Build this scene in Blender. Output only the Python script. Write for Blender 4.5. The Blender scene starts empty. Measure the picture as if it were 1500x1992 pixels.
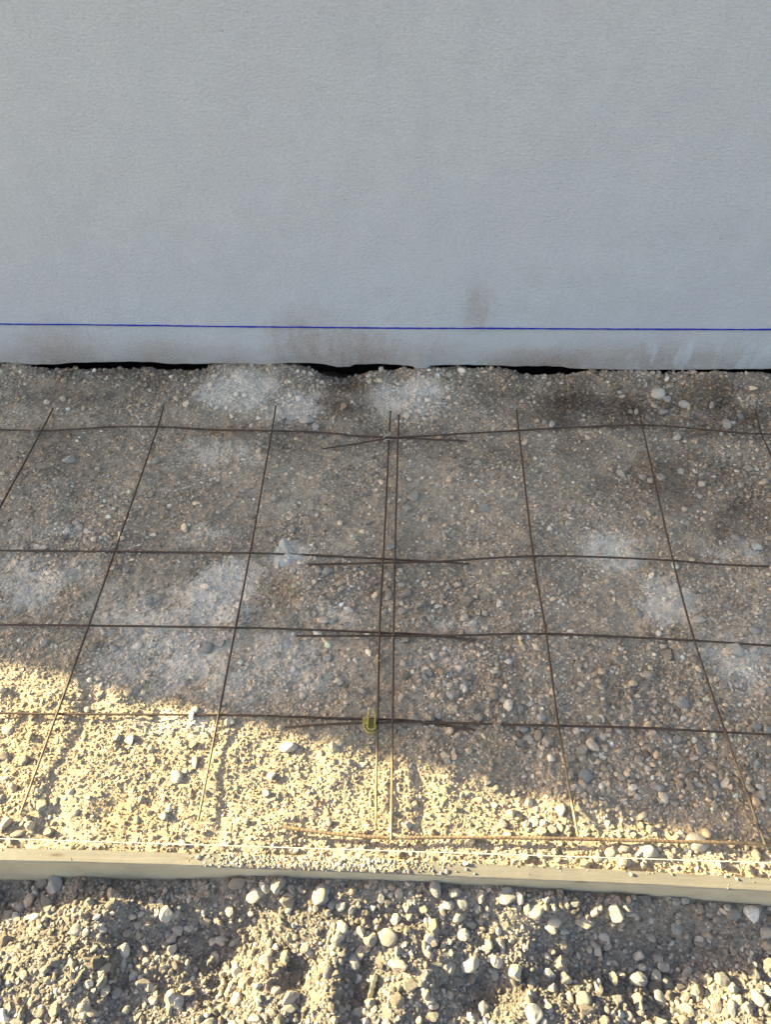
import bpy, bmesh, math, random
import numpy as np
from mathutils import Vector, Matrix

random.seed(7)
rng = np.random.default_rng(7)
S = bpy.context.scene
COL = S.collection

# ------------------------------------------------------------------ camera
F, PW, PH = 1500.0, 1500.0, 1992.0          # focal length in photo pixels, photo size
CAM_H, CAM_D = 1.5, 1.955                    # height over the gravel, distance to the wall
def _n(v):
    v = np.array(v, float); return v / np.linalg.norm(v)
# world axes expressed in camera coordinates (right, up, back)
AY = _n((57, 1636, -1500)); AX = np.array((1.0, -0.0128, 0.024)); AX = _n(AX - AY * AX.dot(AY)); AZ = np.cross(AX, AY)
C2W = np.array([AX, AY, AZ])                 # rows: world x,y,z in camera coords -> maps camera vec to world vec
CAM = np.array((0.0, -CAM_D, CAM_H))
cam_data = bpy.data.cameras.new("camera"); cam = bpy.data.objects.new("camera", cam_data); COL.objects.link(cam)
cam_data.sensor_fit = 'VERTICAL'; cam_data.sensor_height = 36.0; cam_data.lens = F / PH * 36.0
cam_data.clip_start = 0.02; cam_data.clip_end = 2000
cam.matrix_world = Matrix.Translation(Vector(CAM)) @ Matrix([list(r) for r in C2W]).to_4x4()
S.camera = cam

def at(px, py, z=0.0):
    """point of the level plane z seen at photo pixel px,py"""
    d = C2W @ np.array(((px - PW / 2) / F, (PH / 2 - py) / F, -1.0))
    t = (z - CAM[2]) / d[2]
    return CAM + d * t
def pxm(p):
    """metres per photo pixel at world point p"""
    c = C2W.T @ (np.asarray(p) - CAM)
    return -c[2] / F

# ------------------------------------------------------------------ light
SUN_EL, SUN_OFF = math.radians(18.5), math.radians(13.7)   # elevation; angle behind the wall plane
w = bpy.data.worlds.new("World"); S.world = w; w.use_nodes = True
nt = w.node_tree
sky = nt.nodes.new("ShaderNodeTexSky"); sky.sky_type = 'NISHITA'; sky.sun_disc = False
sky.sun_elevation = SUN_EL
to_sun = Vector((-math.cos(SUN_OFF), math.sin(SUN_OFF), 0))
sky.sun_rotation = math.atan2(to_sun.x, to_sun.y)
sky.air_density = 1.0; sky.dust_density = 2.5; sky.ozone_density = 0.6
bg = nt.nodes["Background"]; bg.inputs[1].default_value = 0.09
nt.links.new(sky.outputs[0], bg.inputs[0])
sd = bpy.data.lights.new("sun", 'SUN'); sd.energy = 5.0; sd.angle = math.radians(0.5); sd.color = (1.0, 0.915, 0.545)
so = bpy.data.objects.new("sun", sd); COL.objects.link(so); so.location = (-6, 3, 6)
sv = Vector((to_sun.x * math.cos(SUN_EL), to_sun.y * math.cos(SUN_EL), math.sin(SUN_EL)))
so.rotation_euler = sv.to_track_quat('Z', 'Y').to_euler()
S.view_settings.view_transform = 'Standard'; S.view_settings.look = 'None'
S.view_settings.exposure = 2.45; S.view_settings.gamma = 1.0

# ------------------------------------------------------------------ helpers
def tag(o, label=None, cat=None, group=None, kind=None):
    if label: o["label"] = label
    if cat: o["category"] = cat
    if group: o["group"] = group
    if kind: o["kind"] = kind
    return o
def mesh_np(name, V, Fc, mat, cols=None, smooth=True):
    """mesh from numpy: V (n,3), Fc (m,k)"""
    me = bpy.data.meshes.new(name)
    n, (m, k) = len(V), Fc.shape
    me.vertices.add(n); me.vertices.foreach_set("co", np.ascontiguousarray(V, dtype=np.float32).ravel())
    me.loops.add(m * k); me.loops.foreach_set("vertex_index", np.ascontiguousarray(Fc, dtype=np.int32).ravel())
    me.polygons.add(m); me.polygons.foreach_set("loop_start", np.arange(0, m * k, k, dtype=np.int32))
    try: me.polygons.foreach_set("loop_total", np.full(m, k, dtype=np.int32))
    except Exception: pass
    me.polygons.foreach_set("use_smooth", np.full(m, smooth, dtype=bool))
    if cols is not None:
        a = me.attributes.new("tint", 'FLOAT_COLOR', 'POINT')
        c = np.ones((n, 4), np.float32); c[:, :3] = cols; a.data.foreach_set("color", c.ravel())
    me.update(calc_edges=True); me.validate()
    if mat: me.materials.append(mat)
    return me
def link(name, me, parent=None):
    o = bpy.data.objects.new(name, me); COL.objects.link(o)
    if parent: o.parent = parent
    return o
def from_bm(name, bm, mat, parent=None, smooth=False):
    me = bpy.data.meshes.new(name); bm.normal_update(); bm.to_mesh(me); bm.free()
    if smooth:
        for p in me.polygons: p.use_smooth = True
    if mat: me.materials.append(mat)
    return link(name, me, parent)

def vnoise(x, y, scale, seed):
    """smooth value noise, about -1..1"""
    r = np.random.default_rng(seed); G = r.uniform(-1, 1, (256, 256))
    u, v = np.asarray(x) / scale + 91.3, np.asarray(y) / scale + 37.7
    i, j = np.floor(u).astype(int), np.floor(v).astype(int)
    a, b = u - i, v - j
    a = a * a * (3 - 2 * a); b = b * b * (3 - 2 * b)
    i0, i1, j0, j1 = i % 256, (i + 1) % 256, j % 256, (j + 1) % 256
    return (G[i0, j0] * (1 - a) + G[i1, j0] * a) * (1 - b) + (G[i0, j1] * (1 - a) + G[i1, j1] * a) * b
def smooth01(t):
    t = np.clip(t, 0, 1); return t * t * (3 - 2 * t)

def tube_bm(bm, pts, r, seg=8, rib=0.0, pitch=0.008, step=None):
    """round bar along pts; optional ribs every pitch metres"""
    P = [Vector(p) for p in pts]
    if step:
        Q = [P[0]]
        # Catmull-Rom resample
        for i in range(len(P) - 1):
            p0, p1, p2, p3 = P[max(i - 1, 0)], P[i], P[i + 1], P[min(i + 2, len(P) - 1)]
            n = max(1, int((p2 - p1).length / step))
            for k in range(1, n + 1):
                t = k / n
                Q.append(0.5 * ((2 * p1) + (p2 - p0) * t + (2 * p0 - 5 * p1 + 4 * p2 - p3) * t * t + (3 * p1 - p0 - 3 * p2 + p3) * t ** 3))
        P = Q
    rings = []; s = 0
    up = Vector((0, 0, 1))
    for i, p in enumerate(P):
        d = (P[min(i + 1, len(P) - 1)] - P[max(i - 1, 0)]).normalized()
        if abs(d.dot(up)) > 0.95: up = Vector((1, 0, 0))
        a = d.cross(up).normalized(); b = a.cross(d).normalized()
        if i: s += (p - P[i - 1]).length
        rr = r * (1 + (rib if (s / pitch) % 1.0 < 0.5 else 0))
        rings.append([bm.verts.new(p + (a * math.cos(t) + b * math.sin(t)) * rr) for t in [2 * math.pi * k / seg for k in range(seg)]])
    for A, B in zip(rings, rings[1:]):
        for k in range(seg):
            bm.faces.new((A[k], A[(k + 1) % seg], B[(k + 1) % seg], B[k]))
    bm.faces.new(rings[0][::-1]); bm.faces.new(rings[-1])
    return bm

# ------------------------------------------------------------------ materials
def new_mat(name):
    m = bpy.data.materials.new(name); m.use_nodes = True
    return m, m.node_tree, m.node_tree.nodes["Principled BSDF"]
def N(nt, t, **kw):
    n = nt.nodes.new(t)
    for k, v in kw.items():
        if hasattr(n, k): setattr(n, k, v)
        else: n.inputs[k.replace('_', ' ')].default_value = v
    return n
def ramp(nt, src, a, b, ca=(0, 0, 0, 1), cb=(1, 1, 1, 1)):
    r = nt.nodes.new("ShaderNodeValToRGB"); e = r.color_ramp.elements
    e[0].position, e[1].position = a, b; e[0].color, e[1].color = ca, cb
    nt.links.new(src, r.inputs[0]); return r
def mix(nt, fac, a, b, mode='MIX'):
    n = nt.nodes.new("ShaderNodeMix"); n.data_type = 'RGBA'; n.blend_type = mode
    for sock, v in ((n.inputs[0], fac), (n.inputs[6], a), (n.inputs[7], b)):
        if isinstance(v, (int, float)): sock.default_value = v
        elif isinstance(v, tuple): sock.default_value = v if len(v) == 4 else v + (1,)
        else: nt.links.new(v, sock)
    return n.outputs[2]
def bump(nt, h, strength, dist, prev=None):
    b = nt.nodes.new("ShaderNodeBump"); b.inputs["Strength"].default_value = strength; b.inputs["Distance"].default_value = dist
    nt.links.new(h, b.inputs["Height"])
    if prev is not None: nt.links.new(prev, b.inputs["Normal"])
    return b.outputs[0]
def objco(nt, scale=(1, 1, 1), geo=False):
    mp = nt.nodes.new("ShaderNodeMapping"); mp.inputs["Scale"].default_value = scale
    if geo:
        g = nt.nodes.new("ShaderNodeNewGeometry"); nt.links.new(g.outputs["Position"], mp.inputs[0])
    else:
        g = nt.nodes.new("ShaderNodeTexCoord"); nt.links.new(g.outputs["Object"], mp.inputs[0])
    return mp.outputs[0]
def noise(nt, vec, scale, detail=4, rough=0.6, dist=0.0):
    n = nt.nodes.new("ShaderNodeTexNoise"); n.inputs["Scale"].default_value = scale
    n.inputs["Detail"].default_value = detail; n.inputs["Roughness"].default_value = rough; n.inputs["Distortion"].default_value = dist
    nt.links.new(vec, n.inputs["Vector"]); return n.outputs["Fac"]

def ground_material(name, tinted):
    m, nt, p = new_mat(name)
    v = objco(nt, geo=True)
    if tinted:
        a = nt.nodes.new("ShaderNodeAttribute"); a.attribute_name = "tint"; base = a.outputs["Color"]
    else:
        a = nt.nodes.new("ShaderNodeObjectInfo"); base = a.outputs["Color"]
        v = objco(nt)
    n1 = ramp(nt, noise(nt, v, 140, 5, 0.7), 0.25, 0.75, (0.72, 0.70, 0.67, 1), (1.22, 1.21, 1.2, 1))
    c = mix(nt, 1.0, base, n1.outputs[0], 'MULTIPLY')
    n2 = ramp(nt, noise(nt, v, 620, 2, 0.6), 0.3, 0.7, (0.86, 0.85, 0.83, 1), (1.1, 1.1, 1.1, 1))
    c = mix(nt, 1.0, c, n2.outputs[0], 'MULTIPLY')
    nt.links.new(c, p.inputs["Base Color"]); p.inputs["Roughness"].default_value = 0.93
    p.inputs["Specular IOR Level"].default_value = 0.25
    b = bump(nt, noise(nt, v, 420, 4, 0.7), 0.9, 0.004)
    b = bump(nt, noise(nt, v, 110, 4, 0.65), 0.5, 0.004, b)
    nt.links.new(b, p.inputs["Normal"])
    return m
MAT_GROUND = ground_material("compacted sand and grit", True)
MAT_STONE = ground_material("limestone pebble", False)

def rust_material(name, base, pale_col, pale_amt):
    m, nt, p = new_mat(name); v = objco(nt)
    f = noise(nt, v, 55, 5, 0.7)
    c = mix(nt, ramp(nt, f, 0.35, 0.7).outputs[0], base, tuple(min(1, k * 1.9) for k in base))
    # paler cream tone along the length towards the board, patchy
    sep = nt.nodes.new("ShaderNodeSeparateXYZ"); nt.links.new(v, sep.inputs[0])
    mr = nt.nodes.new("ShaderNodeMapRange"); nt.links.new(sep.outputs[1], mr.inputs[0])
    mr.inputs[1].default_value = -1.19; mr.inputs[2].default_value = -1.36; mr.inputs[3].default_value = 0.0; mr.inputs[4].default_value = pale_amt
    mu = nt.nodes.new("ShaderNodeMath"); mu.operation = 'MULTIPLY'; nt.links.new(mr.outputs[0], mu.inputs[0])
    nt.links.new(ramp(nt, noise(nt, v, 30, 3, 0.6), 0.3, 0.6).outputs[0], mu.inputs[1])
    c = mix(nt, mu.outputs[0], c, pale_col)
    nt.links.new(c, p.inputs["Base Color"]); p.inputs["Roughness"].default_value = 0.62; p.inputs["Metallic"].default_value = 0.15
    nt.links.new(bump(nt, noise(nt, v, 300, 3, 0.7), 0.4, 0.001), p.inputs["Normal"])
    return m
MAT_BAR = rust_material("dark rusted wire", (0.052, 0.030, 0.019), (0.40, 0.30, 0.16), 0.85)
MAT_REBAR = rust_material("orange rusted rebar", (0.105, 0.060, 0.030), (0.34, 0.24, 0.14), 0.7)

def simple(name, col, rough=0.6, var=0.25, sc=60, bmp=0.3):
    m, nt, p = new_mat(name); v = objco(nt)
    f = ramp(nt, noise(nt, v, sc, 4, 0.65), 0.3, 0.7)
    c = mix(nt, f.outputs[0], tuple(k * (1 - var) for k in col), tuple(min(1, k * (1 + var)) for k in col))
    nt.links.new(c, p.inputs["Base Color"]); p.inputs["Roughness"].default_value = rough
    nt.links.new(bump(nt, noise(nt, v, sc * 6, 3, 0.7), bmp, 0.001), p.inputs["Normal"])
    return m
MAT_STRING = simple("white nylon cord", (0.58, 0.53, 0.44), 0.7, 0.1, 400)
MAT_YELLOW = simple("olive yellow plastic", (0.30, 0.235, 0.06), 0.5, 0.3, 90, 0.2)
MAT_WIRE = simple("grey tie wire", (0.42, 0.38, 0.33), 0.4, 0.2)
MAT_MORTAR = simple("set white mortar", (0.42, 0.39, 0.34), 0.9, 0.2, 70, 0.8)
MAT_CHIP = simple("weathered wood chip", (0.10, 0.085, 0.065), 0.8, 0.3)
MAT_CHALK = simple("blue chalk", (0.012, 0.016, 0.30), 0.9, 0.5, 120, 0.0)
MAT_FOOT = simple("footing with painted gap shade", (0.035, 0.030, 0.026), 0.95, 0.4, 20, 0.8)  # near-black colour paints the shade of the gap under the wall

# wall render
def wall_material():
    m, nt, p = new_mat("trowelled white render"); v = objco(nt, geo=True)
    big = noise(nt, v, 1.3, 3, 0.5)
    c = mix(nt, big, (0.565, 0.577, 0.592), (0.61, 0.618, 0.628))
    mid = ramp(nt, noise(nt, v, 9, 5, 0.7), 0.3, 0.7, (0.955, 0.955, 0.96, 1), (1.03, 1.03, 1.03, 1))
    c = mix(nt, 1.0, c, mid.outputs[0], 'MULTIPLY')
    hue = noise(nt, v, 2.1, 2, 0.5)
    c = mix(nt, ramp(nt, hue, 0.52, 0.72).outputs[0], c, (0.575, 0.575, 0.60))
    fine = ramp(nt, noise(nt, objco(nt, (0.6, 1, 1.3), True), 210, 3, 0.7), 0.3, 0.7, (0.90, 0.90, 0.90, 1), (1.05, 1.05, 1.05, 1))
    c = mix(nt, 1.0, c, fine.outputs[0], 'MULTIPLY')
    sep = nt.nodes.new("ShaderNodeSeparateXYZ"); nt.links.new(v, sep.inputs[0])
    def mrange(o, a, b):
        r = nt.nodes.new("ShaderNodeMapRange"); nt.links.new(o, r.inputs[0]); r.inputs[1].default_value = a; r.inputs[2].default_value = b
        return r.outputs[0]
    def math_(op, a, b):
        n = nt.nodes.new("ShaderNodeMath"); n.operation = op
        for s_, q in zip(n.inputs, (a, b)):
            if isinstance(q, (int, float)): s_.default_value = q
            else: nt.links.new(q, s_)
        return n.outputs[0]
    wide = ramp(nt, noise(nt, objco(nt, (1, 1, 0.5), True), 2.3, 5, 0.65), 0.42, 0.60).outputs[0]
    c = mix(nt, math_('MULTIPLY', math_('MULTIPLY', mrange(sep.outputs[2], 0.155, 0.10), wide), 0.65), c, (0.50, 0.455, 0.43))
    # splashed mud along the foot: speckle x band
    low = mrange(sep.outputs[2], 0.17, 0.03)
    blot = ramp(nt, noise(nt, objco(nt, (1, 1, 1.6), True), 3.4, 3, 0.6), 0.46, 0.66).outputs[0]
    speck = ramp(nt, noise(nt, v, 130, 4, 0.75), 0.40, 0.62).outputs[0]
    d = math_('MULTIPLY', math_('MULTIPLY', low, blot), math_('ADD', math_('MULTIPLY', speck, 0.75), 0.25))
    c = mix(nt, math_('MULTIPLY', d, 0.75), c, (0.39, 0.30, 0.24))
    brk = noise(nt, objco(nt, (1.3, 1, 0.8), True), 26, 6, 0.72)
    # placed splashes (x, z, rx, rz, strength)
    for (sx, sz, rx, rz, st) in SPLASH:
        a = math_('DIVIDE', math_('SUBTRACT', sep.outputs[0], sx), rx); b = math_('DIVIDE', math_('SUBTRACT', sep.outputs[2], sz), rz)
        q = math_('ADD', math_('MULTIPLY', a, a), math_('MULTIPLY', b, b))
        f = mrange(math_('ADD', q, math_('MULTIPLY', math_('SUBTRACT', brk, 0.5), 3.4)), 1.3, -0.5)
        f = math_('MULTIPLY', f, math_('ADD', math_('MULTIPLY', speck, 0.6), 0.4))
        c = mix(nt, math_('MULTIPLY', f, min(1.0, st * 1.25)), c, (0.36, 0.262, 0.20))
    smear = ramp(nt, noise(nt, objco(nt, (1.0, 1, 0.35), True), 22, 4, 0.6, 0.6), 0.5, 0.62).outputs[0]
    sm = math_('MULTIPLY', math_('MULTIPLY', mrange(sep.outputs[2], 0.16, 0.12), mrange(sep.outputs[0], 0.55, 0.75)), smear)
    c = mix(nt, math_('MULTIPLY', sm, 0.6), c, (0.64, 0.675, 0.72))
    # blow holes
    vo = nt.nodes.new("ShaderNodeTexVoronoi"); vo.inputs["Scale"].default_value = 26; nt.links.new(v, vo.inputs["Vector"])
    pit = mrange(vo.outputs["Distance"], 0.06, 0.03)
    sel = ramp(nt, noise(nt, v, 4.0, 2, 0.5), 0.52, 0.58).outputs[0]
    pitm = math_('MULTIPLY', pit, sel)
    c = mix(nt, math_('MULTIPLY', pitm, 0.6), c, (0.10, 0.10, 0.11))
    nt.links.new(c, p.inputs["Base Color"]); p.inputs["Roughness"].default_value = 0.9; p.inputs["Specular IOR Level"].default_value = 0.3
    b = bump(nt, noise(nt, objco(nt, (0.75, 1, 1.5), True), 115, 5, 0.75, 0.3), 1.0, 0.0075)
    b = bump(nt, noise(nt, v, 7, 3, 0.5), 0.6, 0.02, b)
    nt.links.new(b, p.inputs["Normal"])
    return m

# ------------------------------------------------------------------ board geometry (needed by the ground)
BT = 0.012                                       # top of the board
def wpx(px, py, z):  # shorthand
    return at(px, py, z)
BACK = [(-900, 1617), (-400, 1634), (0, 1648), (300, 1656), (500, 1663), (750, 1671), (1000, 1681), (1250, 1695), (1500, 1706), (1900, 1724), (2400, 1747)]
FRONT = [(-900, 1640), (-400, 1658), (0, 1673), (300, 1682), (500, 1690), (750, 1699), (1000, 1709), (1250, 1724), (1500, 1733), (1900, 1751), (2400, 1774)]
bk = np.array([wpx(a, b, BT) for a, b in BACK]); fr = np.array([wpx(a, b, BT) for a, b in FRONT])
# straight stick with a slight natural bow: use a fitted quadratic
qb = np.polyfit(bk[2:9, 0], bk[2:9, 1], 2); qf = np.polyfit(fr[2:9, 0], fr[2:9, 1], 2)
lb = np.polyfit(bk[2:9, 0], bk[2:9, 1], 1)
def yback(x):
    x = np.asarray(x, float); xc = np.clip(x, -0.9, 0.9); return np.polyval(qb, xc) + lb[0] * (x - xc)
def yfront(x):
    return yback(x) - 0.0255
# ------------------------------------------------------------------ ground height
MOUND = [  # px, py, rx, ry, dz
    (250, 1772, 170, 26, 0.030), (60, 1850, 150, 70, 0.022), (150, 1930, 160, 60, 0.020), (610, 1800, 95, 36, 0.030),
    (760, 1835, 120, 45, 0.018), (930, 1850, 130, 50, 0.014), (1080, 1790, 120, 30, 0.022), (1210, 1780, 60, 30, 0.02),
    (640, 1935, 30, 60, 0.020), (520, 1950, 40, 60, 0.018), (800, 1930, 110, 60, 0.012), (1450, 1950, 80, 50, 0.02), (1050, 1970, 90, 40, 0.015),
    (450, 1840, 110, 45, -0.028), (580, 1885, 55, 40, -0.03), (700, 1905, 50, 55, -0.028), (1330, 1870, 170, 95, -0.055), (1120, 1890, 110, 45, -0.018),
    (0, 1740, 90, 40, -0.02), (960, 1930, 60, 40, -0.02), (420, 1920, 70, 30, -0.012), (240, 1850, 30, 60, -0.008)]
MW = []
for (a, b, rx, ry, dz) in MOUND:
    p = at(a, b, -0.06); s = pxm(p); MW.append((p[0], p[1], rx * s, ry * s * 1.1, dz * 1.1))
HOLES = []
for (a, b, rx, ry, dz) in [(660, 722, 45, 26, -0.048), (250, 716, 140, 12, -0.004), (370, 718, 40, 12, -0.012), (1060, 722, 60, 14, -0.012), (950, 716, 60, 10, -0.02),
                           (1300, 726, 120, 10, -0.006), (1480, 726, 60, 20, -0.02), (520, 1480, 220, 40, 0.004), (180, 1560, 130, 60, 0.006), (900, 1330, 90, 60, 0.008),
                           (480, 770, 110, 35, 0.012), (800, 770, 80, 35, 0.008), (490, 722, 95, 18, 0.034), (860, 722, 110, 18, 0.018), (1200, 728, 90, 18, 0.020), (1420, 730, 80, 16, 0.022), (30, 724, 60, 14, 0.014), (1350, 1540, 110, 50, 0.006), (120, 1310, 70, 26, 0.010), (300, 1360, 40, 20, -0.006), (420, 1385, 60, 22, 0.005), (640, 1415, 50, 20, 0.003), (740, 1445, 40, 20, -0.006), (850, 1480, 60, 20, 0.007), (1010, 1535, 60, 22, -0.006), (1130, 1560, 60, 22, 0.008), (1290, 1590, 70, 22, -0.007), (1420, 1605, 70, 20, 0.006), (70, 1600, 60, 40, -0.006), (230, 1580, 70, 30, -0.005)]:
    p = at(a, b, 0); s = pxm(p); HOLES.append((p[0], p[1], rx * s, ry * s * 1.6, dz))
FZ_X = np.array([-3.0, -0.75, -0.4, -0.2, 0.0, 0.25, 0.5, 0.62, 0.75, 3.0]); FZ = np.array([-0.095, -0.088, -0.055, -0.032, -0.032, -0.036, -0.036, -0.052, -0.080, -0.095])
def blobs(lst, x, y, z=0.0, wide=1.0):
    m = np.zeros_like(np.asarray(x, float))
    for (a, b, rx, ry, st) in lst:
        p = at(a, b, z); s = pxm(p); f = st * np.exp(-(((x - p[0]) / (rx * s * wide)) ** 2 + ((y - p[1]) / (ry * s * 1.35)) ** 2) ** 1.5)
        m = np.maximum(m, f)
    return m
SUNLIT_POWDER = [(380, 1480, 420, 130, 1.0), (80, 1400, 200, 150, 0.9), (800, 1580, 280, 80, 0.9), (1200, 1650, 400, 50, 0.7)]  # powdery strip; its even cream colour paints in the sunlit look
def r_grid(x, y): return (vnoise(x, y, 0.0045, 14) + 1) / 2
def hf(x, y):
    x = np.asarray(x, float); y = np.asarray(y, float)
    near = smooth01((4.0 - np.maximum(np.abs(x), np.abs(y + 1.2))) / 1.5)
    b = yback(np.clip(x, -3, 3)) - 0.012
    front = smooth01((b - y) / 0.010 + 0.5)
    # inside the form
    pw_ = np.clip(blobs(SUNLIT_POWDER, x, y), 0, 1)
    zi = (vnoise(x, y, 0.16, 1) * 0.006 + vnoise(x, y, 0.055, 2) * 0.0055 * (1 - 0.45 * pw_) + vnoise(x, y, 0.02, 3) * 0.0028 * (1 - 0.4 * pw_) + vnoise(x, y, 0.009, 4) * 0.0016) - 0.004
    for (hx, hy, rx, ry, dz) in HOLES:
        zi = zi + dz * np.exp(-((x - hx) / rx) ** 2 - ((y - hy) / ry) ** 2)
    zi = zi + 0.018 * smooth01((y + 0.13) / 0.10) * (1 + 0.5 * vnoise(x, y, 0.08, 12))
    zi = zi + (r_grid(x, y) - 0.5) * 0.0022
    wall = smooth01((y - 0.016 + 0.016 * vnoise(x, y, 0.09, 9) + 0.01 * vnoise(x, y, 0.03, 10)) / 0.055); zi = zi - 0.15 * wall
    # in front of the board
    zf = np.interp(x, FZ_X, FZ) + vnoise(x, y, 0.19, 5) * 0.008 + vnoise(x, y, 0.075, 6) * 0.008 + vnoise(x, y, 0.03, 7) * 0.005 + vnoise(x, y, 0.012, 8) * 0.003
    zf = zf - 0.035 * smooth01((b - y - 0.026) / 0.055) * np.interp(x, [-0.6, -0.3, 0.0, 0.3, 0.5, 0.9], [0.3, 1.0, 1.05, 1.1, 1.3, 0.7])
    for (hx, hy, rx, ry, dz) in MW:
        zf = zf + dz * np.exp(-((x - hx) / rx) ** 2 - ((y - hy) / ry) ** 2)
    z = zi * (1 - front) + zf * front
    far = np.where(y > b, -0.02, -0.085)
    return z * near + far * (1 - near)

PALE = [(562, 1078, 42, 26, 0.7), (620, 1682, 200, 26, 0.38), (460, 765, 85, 40, 0.9), (575, 790, 55, 40, 0.8), (800, 775, 85, 40, 0.75), (430, 1150, 65, 75, 0.95), (300, 1190, 160, 60, 0.55), (440, 880, 90, 40, 0.5), (560, 1290, 90, 70, 0.55),
        (330, 1270, 150, 80, 0.6), (60, 1130, 110, 60, 0.6), (1190, 1070, 60, 40, 0.8), (1300, 1170, 60, 50, 0.9), (1420, 1180, 70, 50, 0.3), (1430, 1280, 90, 60, 0.6), (1440, 1070, 70, 30, 0.5),
        (60, 1050, 80, 40, 0.4), (640, 1205, 60, 40, 0.5), (890, 1215, 60, 20, 0.5), (470, 1330, 120, 60, 0.5), (870, 1290, 70, 30, 0.4), (350, 1400, 70, 30, 0.6), (150, 1030, 40, 20, 0.5), (385, 1040, 60, 25, 0.4)]
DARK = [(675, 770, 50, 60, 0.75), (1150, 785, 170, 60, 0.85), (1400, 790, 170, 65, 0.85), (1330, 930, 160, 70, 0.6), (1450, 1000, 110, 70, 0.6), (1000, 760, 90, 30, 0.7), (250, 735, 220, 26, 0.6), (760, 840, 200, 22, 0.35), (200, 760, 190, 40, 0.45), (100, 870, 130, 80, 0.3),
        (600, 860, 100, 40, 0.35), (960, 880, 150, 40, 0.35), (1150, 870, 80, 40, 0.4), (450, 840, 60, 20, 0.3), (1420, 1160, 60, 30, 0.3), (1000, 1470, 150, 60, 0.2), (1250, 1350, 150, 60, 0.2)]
WARM = [(540, 1150, 40, 30, 0.6), (430, 838, 50, 12, 0.8), (240, 1580, 60, 30, 0.7), (60, 1420, 60, 60, 0.3), (1430, 1560, 60, 40, 0.3), (1340, 1200, 50, 30, 0.4), (150, 1150, 50, 30, 0.4)]
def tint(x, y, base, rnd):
    """ground colour at x,y, sunlit look painted into the powdery strip; base (n,3) own colour"""
    pa = blobs(PALE, x, y, 0.0, 1.15)
    pa = (smooth01((pa + 0.30 * vnoise(x, y, 0.05, 21) + 0.22 * vnoise(x, y, 0.018, 25) + 0.45 * (rnd - 0.5) - 0.10) / 0.55) * np.clip(pa * 1.5, 0, 1))[:, None]
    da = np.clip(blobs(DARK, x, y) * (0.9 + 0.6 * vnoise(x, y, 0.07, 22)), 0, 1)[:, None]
    wa = np.clip(blobs(WARM, x, y), 0, 1)[:, None]
    v = (1 + 0.13 * vnoise(x, y, 0.12, 23) + 0.10 * vnoise(x, y, 0.03, 24))[:, None]
    c = base * v
    po = (np.clip(blobs(SUNLIT_POWDER, x, y) * 1.3, 0, 1) * smooth01((vnoise(x, y, 0.08, 26) + 0.6 * vnoise(x, y, 0.02, 27) + 0.8 * (rnd - 0.5) + 1.25) / 1.0))[:, None]
    c = c * (1 - 0.75 * po) + np.array((0.55, 0.43, 0.295)) * (0.72 + 0.45 * rnd[:, None]) * 0.75 * po  # cream cover stands in for sunlight on the strip
    c = c * (1 - 0.88 * pa) + np.array((0.79, 0.695, 0.58)) * (0.85 + 0.25 * rnd[:, None]) * 0.88 * pa
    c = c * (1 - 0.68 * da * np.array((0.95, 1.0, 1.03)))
    c = c * (1 - 0.35 * wa * np.array((0.0, 0.35, 0.8)))
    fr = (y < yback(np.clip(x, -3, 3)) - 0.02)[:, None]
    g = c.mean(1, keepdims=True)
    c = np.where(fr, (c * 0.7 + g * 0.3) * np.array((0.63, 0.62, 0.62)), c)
    return np.clip(c, 0.02, 0.85)

# ------------------------------------------------------------------ ground sheet
def axis(lo, hi, step, far):
    core = np.arange(lo, hi + 1e-6, step); out = []; s = step; v = hi
    while v < far: s *= 1.35; v += s; out.append(v)
    inn = []; s = step; v = lo
    while v > -far: s *= 1.35; v -= s; inn.append(v)
    return np.array(inn[::-1] + list(core) + out)
gx = axis(-1.55, 1.55, 0.0042, 300); gy = axis(-2.2, 0.14, 0.0042, 300)
X, Y = np.meshgrid(gx, gy); xf, yf = X.ravel(), Y.ravel()
Z = hf(xf, yf)
nx, ny = len(gx), len(gy)
idx = np.arange(nx * ny).reshape(ny, nx)
quads = np.stack([idx[:-1, :-1], idx[:-1, 1:], idx[1:, 1:], idx[1:, :-1]], -1).reshape(-1, 4)
r0 = rng.random(len(xf))
SAND = np.array((0.565, 0.455, 0.335))
gc = tint(xf, yf, np.tile(SAND, (len(xf), 1)) * (0.52 + 0.42 * r0[:, None]), r0)  # sand darkened to paint shaded gaps between grains, varied at random
link("ground", mesh_np("ground", np.stack([xf, yf, Z], 1), quads, MAT_GROUND, gc))["kind"] = "structure"

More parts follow.
